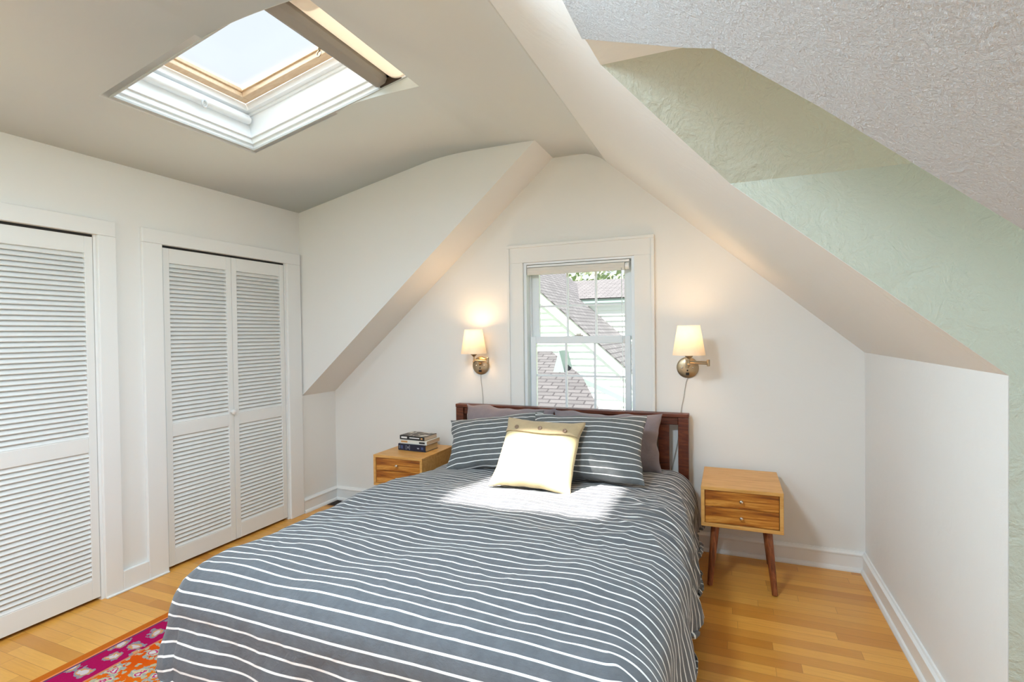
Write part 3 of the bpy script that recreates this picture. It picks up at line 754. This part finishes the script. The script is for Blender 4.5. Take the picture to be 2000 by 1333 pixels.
# ------------------------------------------------------------------ wall sconces
def sconce(px, pz, elbow, stem, label, cordpts):
    r = empty('wall_sconce', (px, 0, pz)); tag(r, label, 'lamp', 'swing arm sconces beside the window')
    e = Vector(elbow) - Vector(r.location); s = Vector(stem) - Vector(r.location)
    mb = MB(); mb.lathe([(.066, 0), (.068, .004), (.066, .012), (.058, .018), (.02, .020)], 40, Matrix.Rotation(PI/2, 4, 'X')); mb.obj('backplate', BRASS, r, smooth=35)
    mb = MB(); q = Vector((0, -.05, .035)); mb.tube([(0, -.016, .012), (0, -.05, .012)], .009, 12); mb.tube([q+Vector((0, 0, -.035)), q+Vector((0, 0, .02))], .009, 14); mb.obj('pivot', BRASS, r, smooth=40)
    for dz, a, b in ((.006, q, e), (-.006, e, s)):
        mb = MB(); mb.tube([a+Vector((0, 0, dz)), b+Vector((0, 0, dz))], .0055, 12); mb.obj('swing_arm', BRASS, r, smooth=40)
    mb = MB(); mb.lathe([(.007, -.02), (.009, -.018), (.009, .018), (.007, .02)], 16, Matrix.Translation(e)); mb.obj('elbow_joint', BRASS, r, smooth=40)
    mb = MB(); mb.lathe([(.005, -.026), (.009, -.020), (.009, -.012), (.007, -.01), (.007, .020), (.022, .034), (.024, .040), (.010, .042), (.012, .075), (.012, .09)], 20, Matrix.Translation(s)); mb.obj('socket_stem', BRASS, r, smooth=40)
    for dx in (-.032, .032):
        mb = MB(); mb.lathe([(.005, 0), (.005, .003), (.002, .005)], 12, Matrix.Translation((dx, -.018, .0)) @ Matrix.Rotation(PI/2, 4, 'X')); mb.obj('screw', CHROME, r, smooth=40)
    mb = MB(); mb.box(-.010, .010, -.026, -.015, -.048, -.032); mb.lathe([(.005, 0), (.005, .01)], 12, Matrix.Translation((0, -.016, -.018)) @ Matrix.Rotation(PI/2, 4, 'X'))
    tag(mb.obj('switch', DARK, r), 'small black switch')
    H, rb, rtp, zb = .175, .093, .064, .042
    mb = MB(); prof = [(rb, zb), (rb-.0005, zb+.006), (rtp+.0005, zb+H-.006), (rtp, zb+H)]
    n = 48; v = []; f = []
    for rad, z in prof:
        for i in range(n): a = 2*PI*i/n; v.append((s.x+rad*math.cos(a), s.y+rad*math.sin(a), s.z+z))
    for j in range(3):
        for i in range(n): f.append((j*n+i, j*n+(i+1) % n, (j+1)*n+(i+1) % n, (j+1)*n+i))
    sh = mesh_obj('lamp_shade', v, f, SHADE, r, 60)
    tag(sh, 'tapered cream linen shade, lit')
    mb = MB(); mb.lathe([(.006, .088), (.014, .094), (.022, .112), (.024, .124), (.020, .138), (.010, .147), (.002, .149)], 20, Matrix.Translation(s)); mb.obj('bulb', BULB, r, smooth=60)
    l = bpy.data.lights.new('bulb_light', 'POINT'); l.energy = LAMP_W; l.color = (1, .64, .33); l.shadow_soft_size = .04
    lo = bpy.data.objects.new('bulb_light', l); C.objects.link(lo); lo.parent = r; lo.location = s + Vector((0, -.0, .165))
    pts = [Vector((0, -.008, -.066))] + [Vector(p)-Vector(r.location) for p in cordpts]
    fine = []
    for i in range(len(pts)-1):
        p0, p1, p2, p3 = pts[max(i-1, 0)], pts[i], pts[i+1], pts[min(i+2, len(pts)-1)]
        for k in range(6):
            t = k/6; fine.append(.5*((2*p1)+(p2-p0)*t+(2*p0-5*p1+4*p2-p3)*t*t+(3*p1-p0-3*p2+p3)*t**3))
    fine.append(pts[-1])
    mb = MB(); mb.tube(fine, .0022, 6); tag(mb.obj('power_cord', CORD, r, smooth=60), 'thin grey cord')
    return r
LAMP_W = 4.5
CORD = plain('clear_grey_cord', (.45, .43, .40), .4)
sconce(1.39, 1.160, (1.492, -.10, 1.205), (1.397, -.135, 1.212), 'lit brass wall sconce left of the window', [(1.388, -.006, 1.06), (1.398, -.006, .97), (1.403, -.006, .87), (1.400, -.02, .62), (1.40, -.02, .42)])
sconce(2.862, 1.165, (2.993, -.19, 1.206), (2.888, -.27, 1.214), 'lit brass wall sconce right of the window with its arm swung out', [(2.85, -.006, 1.06), (2.836, -.006, .97), (2.820, -.006, .885), (2.806, -.012, .73), (2.760, -.012, .51), (2.745, -.012, .42)])

# flush ceiling lamp over the foot of the bed, above the picture
cl = empty('ceiling_lamp', (2.19, -2.80, 2.52)); tag(cl, 'round semi-flush ceiling lamp above the foot of the bed', 'lamp')
mb = MB(); mb.lathe([(.20, 0), (.20, -.025), (.185, -.03), (.10, -.03)], 40); mb.lathe([(.012, 0), (.012, .10)], 16); mb.lathe([(.06, .10), (.06, .108)], 24); mb.obj('base', CHROME, cl, smooth=35)
mb = MB(); mb.lathe([(.182, -.03), (.178, -.055), (.15, -.078), (.08, -.094), (.01, -.099)], 40); mb.obj('glass_dome', MILK, cl, smooth=60)
ld = bpy.data.lights.new('dome_light', 'AREA'); ld.shape = 'DISK'; ld.size = .40; ld.energy = 60; ld.color = (.67, .86, 1)
lo = bpy.data.objects.new('dome_light', ld); C.objects.link(lo); lo.parent = cl; lo.location = (0, 0, -.105)

# ------------------------------------------------------------------ rug and floor register
def rug_mat():
    a = NT('bright_patterned_rug'); t = a.n('TexCoord'); s = a.n('SeparateXYZ'); a.l(t.outputs['Object'], s.inputs[0])
    x = s.outputs['X']; y = s.outputs['Y']
    OR = (.66, .082, .002); ORD = (.56, .14, .012); PK = (.40, .004, .085)
    def flower(co, sc, seed, thr=.5):
        mp = a.n('Mapping'); mp.inputs['Location'].default_value = (seed, seed*.7, 0); a.l(co, mp.inputs[0])
        v = a.n('TexVoronoi', voronoi_dimensions='2D'); v.inputs['Scale'].default_value = sc; v.inputs['Randomness'].default_value = .65; a.l(mp.outputs[0], v.inputs['Vector'])
        n = a.noise(co, sc*3.2, 2, .5)
        return a.math('ADD', v.outputs['Distance'], a.math('MULTIPLY', a.math('SUBTRACT', n, .5), .85))
    co = t.outputs['Object']
    d1 = flower(co, 10.5, 1.3); d2 = flower(co, 23, 4.7); nn = a.noise(co, 3, 2)
    yellowish = a.ramp(nn, [(.45, OR), (.62, (.70, .17, .006))])
    f = a.mix(a.math('LESS_THAN', d2, .22), yellowish, (.46, .42, .27))
    f = a.mix(a.math('LESS_THAN', d1, .36), f, (.33, .36, .33)); f = a.mix(a.math('LESS_THAN', d1, .27), f, (.60, .50, .30))
    f = a.mix(a.math('LESS_THAN', d1, .17), f, (.52, .02, .16)); f = a.mix(a.math('LESS_THAN', d1, .07), f, (.62, .62, .60))
    # border bands measured from the left edge
    b1 = flower(co, 9.5, 8.1)
    bd = a.mix(a.math('LESS_THAN', b1, .34), PK, (.27, .25, .29)); bd = a.mix(a.math('LESS_THAN', b1, .23), bd, (.62, .30, .12)); bd = a.mix(a.math('LESS_THAN', b1, .12), bd, (.62, .55, .56))
    xin = a.math('ADD', x, 0.0)
    col = f
    for lim, c in ((.215, (.62, .22, .10)), (.205, bd), (.062, (.13, .05, .13)), (.052, (.80, .26, .10)), (.042, ORD)):
        col = a.mix(a.math('LESS_THAN', xin, lim), col, c)
    w = a.noise(a.coords('Object', (500, 160, 1)), 1, 2)
    col = a.mix(a.math('MULTIPLY', w, .35), col, (.45, .12, .03), 'MULTIPLY')
    a.l(col, a.b.inputs['Base Color']); a.b.inputs['Roughness'].default_value = .95; a.b.inputs['Specular IOR Level'].default_value = .1
    a.bump(w, .5, .003); return a.m
mb = MB(); mb.box(0, 1.75, -2.2, 0, 0, .008); rug = mb.obj('rug', rug_mat(), bevel=.002); rug.location = (.478, -1.45, .0005)
tag(rug, 'orange and pink patterned wool rug running under the bed', 'rug')
DBR = plain('dark_brown_metal', (.06, .03, .015), .5)
fr = empty('floor_register', (.19, -.095, 0)); tag(fr, 'dark brown floor vent in the corner left of the bed', 'vent')
mb = MB(); mb.box(-.155, .155, -.062, .062, .0005, .004); mb.obj('frame', DBR, fr, bevel=.001)
mb = MB()
for i in range(18): mb.box(-.14+i*.016, -.133+i*.016, -.048, .048, .004, .007)
mb.obj('grille', plain('black_metal', (.02, .012, .01), .5), fr)

# ------------------------------------------------------------------ outside the gable window
mb = MB(); mb.box(-60, 60, .3, 120, -3.3, -3.2); mb.box(-60, 60, -60, .3, -3.35, -3.25)
struct(mb.obj('lawn', LAWN), 'lawn around the houses', 'ground')
def uvquad(mb_pts, name, mat, parent, uvs, th):
    n = len(mb_pts); nm = (Vector(mb_pts[1])-Vector(mb_pts[0])).cross(Vector(mb_pts[2])-Vector(mb_pts[0])).normalized()
    if nm.z < 0: nm = -nm
    v = [Vector(p) for p in mb_pts] + [Vector(p)-nm*th for p in mb_pts]
    f = [tuple(range(n)), tuple(range(n, 2*n))[::-1]] + [(i, (i+1) % n, n+(i+1) % n, n+i) for i in range(n)]
    return mesh_obj(name, v, f, mat, parent, uv=list(uvs)*2)
nh = empty('neighbour_house', (0, 6, -3.2)); tag(nh, 'white clapboard neighbouring house with grey shingle roofs', 'house')
NO = Vector(nh.location)
def loc(p): return tuple(Vector(p)-NO)
GS = .8895
def zg(x): return 2.25 - GS*(x+.274)
def clap(poly_x, y, zlo, zhi, parent, name, lap=.125, top=None):
    mb = MB(); z = zlo
    while z < zhi:
        x0, x1 = poly_x(z+lap)
        if x1 > x0+.02: mb.prism([loc((x0, y, z+lap)), loc((x0, y-.022, z)), loc((x0, y+.05, z)), loc((x0, y+.05, z+lap))], (x1-x0, 0, 0))
        z += lap
    return mb.obj(name, SIDING, parent)
# front gable (ridge at x=-3)
clap(lambda z: (-3-(3+(2.25-z)/GS-.274)*1 if False else -6-(zg(-3)-z)*0, min(5.6, (2.25-z)/GS-.274-.05)), 6.0, -3.2, zg(-3)-.1, nh, 'gable_wall')
L = math.hypot(1, GS); xr = 5.2
uvquad([loc((-3, 5.91, zg(-3))), loc((xr, 5.91, zg(xr))), loc((xr, 9.0, zg(xr))), loc((-3, 11.5, zg(-3)))], 'gable_roof', ROOF, nh, [(0, 0), (0, (xr+3)*L), (3.25, (xr+3)*L), (5.75, 0)], .02)
mb = MB(); mb.prism([loc((-3, 5.93, zg(-3)-.02)), loc((xr, 5.93, zg(xr)-.02)), loc((xr, 5.93, zg(xr)-.24)), loc((-3, 5.93, zg(-3)-.24))], (0, .04, 0)); mb.obj('rake_board', SIDING, nh)
uvquad([loc((-3, 5.75, zg(-3))), loc((-8, 5.75, zg(-3)-5*GS)), loc((-8, 11.5, zg(-3)-5*GS)), loc((-3, 11.5, zg(-3)))], 'gable_roof', ROOF, nh, [(0, 0), (0, 5*L), (5.75, 5*L), (5.75, 0)], .08)
# wing behind on the right
clap(lambda z: (-1.5, 6.5), 8.9, -3.2, 2.08, nh, 'wing_wall')
mb = MB(); mb.box(-1.7-NO.x, 6.7-NO.x, 8.80-NO.y, 8.9-NO.y, 2.08-NO.z, 2.22-NO.z); mb.obj('eave_fascia', FASCIA, nh, bevel=.02)
uvquad([loc((-1.7, 8.78, 2.22)), loc((6.7, 8.78, 2.22)), loc((6.7, 11.5, 2.93)), loc((-1.7, 11.5, 2.93))], 'wing_roof', ROOF3, nh, [(0, 0), (8.4, 0), (8.4, 3.2), (0, 3.2)], .02)
# low porch roof nearer, with a small gable and an eave
pr_ = empty('porch', (0.6, 4, -3.2)); tag(pr_, 'low grey shingled porch roof with a small gable, below the window', 'porch')
NO2 = Vector(pr_.location)
lp = lambda p: tuple(Vector(p)-NO2)
zp = lambda y: .2+(y-3)*.36
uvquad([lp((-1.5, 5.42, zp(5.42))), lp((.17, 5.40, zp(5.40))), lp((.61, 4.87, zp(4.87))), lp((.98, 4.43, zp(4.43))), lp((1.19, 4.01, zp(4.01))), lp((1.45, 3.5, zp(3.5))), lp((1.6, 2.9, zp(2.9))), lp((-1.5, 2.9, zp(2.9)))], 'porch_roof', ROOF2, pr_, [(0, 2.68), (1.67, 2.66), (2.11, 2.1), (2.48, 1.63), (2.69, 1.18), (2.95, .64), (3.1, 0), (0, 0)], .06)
mb = MB(); mb.prism([lp((.565, 4.56, 1.11)), lp((.445, 4.56, .70)), lp((.67, 4.56, .70))], (0, .5, -.0)); mb.obj('small_gable', FASCIA, pr_)
mb = MB(); mb.prism([lp((.81, 4.62, .725)), lp((1.05, 4.62, .62)), lp((2.4, 4.62, .04)), lp((2.4, 4.62, -.06)), lp((1.05, 4.62, .54)), lp((.81, 4.62, .66))], (0, .3, 0)); mb.obj('eave_board', FASCIA, pr_)
mb = MB(); mb.prism([lp((-1.4, 3.05, .12)), lp((1.4, 3.05, .12)), lp((1.4, 3.05, -3.2)), lp((-1.4, 3.05, -3.2))], (0, 2.4, 0)); mb.obj('porch_wall', SIDING, pr_)
# trees beyond the roofs
for k, (x, y, h, lb) in enumerate(((-2.7, 19, 7.7, 'leafy green tree behind the ridge of the neighbouring roof'),)):
    t = empty('tree', (x, y, -3.2)); tag(t, lb, 'tree')
    mb = MB(); mb.tube([(0, 0, 0), (.1, 0, h*.5), (0, .1, h*.8)], .22, 10, .06); mb.obj('trunk', BARK, t, smooth=60)
    rnd = random.Random(k+3); mb = MB()
    for i in range(1500):
        d = Vector((rnd.gauss(0, 1), rnd.gauss(0, 1), rnd.gauss(0, 1))).normalized()*rnd.random()**.4
        p = Vector((d.x*2.6, d.y*2.2, h*.72+d.z*h*.28)); s = .13+.1*rnd.random()
        a = Vector((rnd.gauss(0, 1), rnd.gauss(0, 1), rnd.gauss(0, 1))).normalized(); b = a.orthogonal().normalized(); c = a.cross(b)
        mb.add([p+b*s, p+c*s*.5, p-b*s, p-c*s*.5], [(0, 1, 2, 3)])
    mb.obj('crown', LEAF, t)
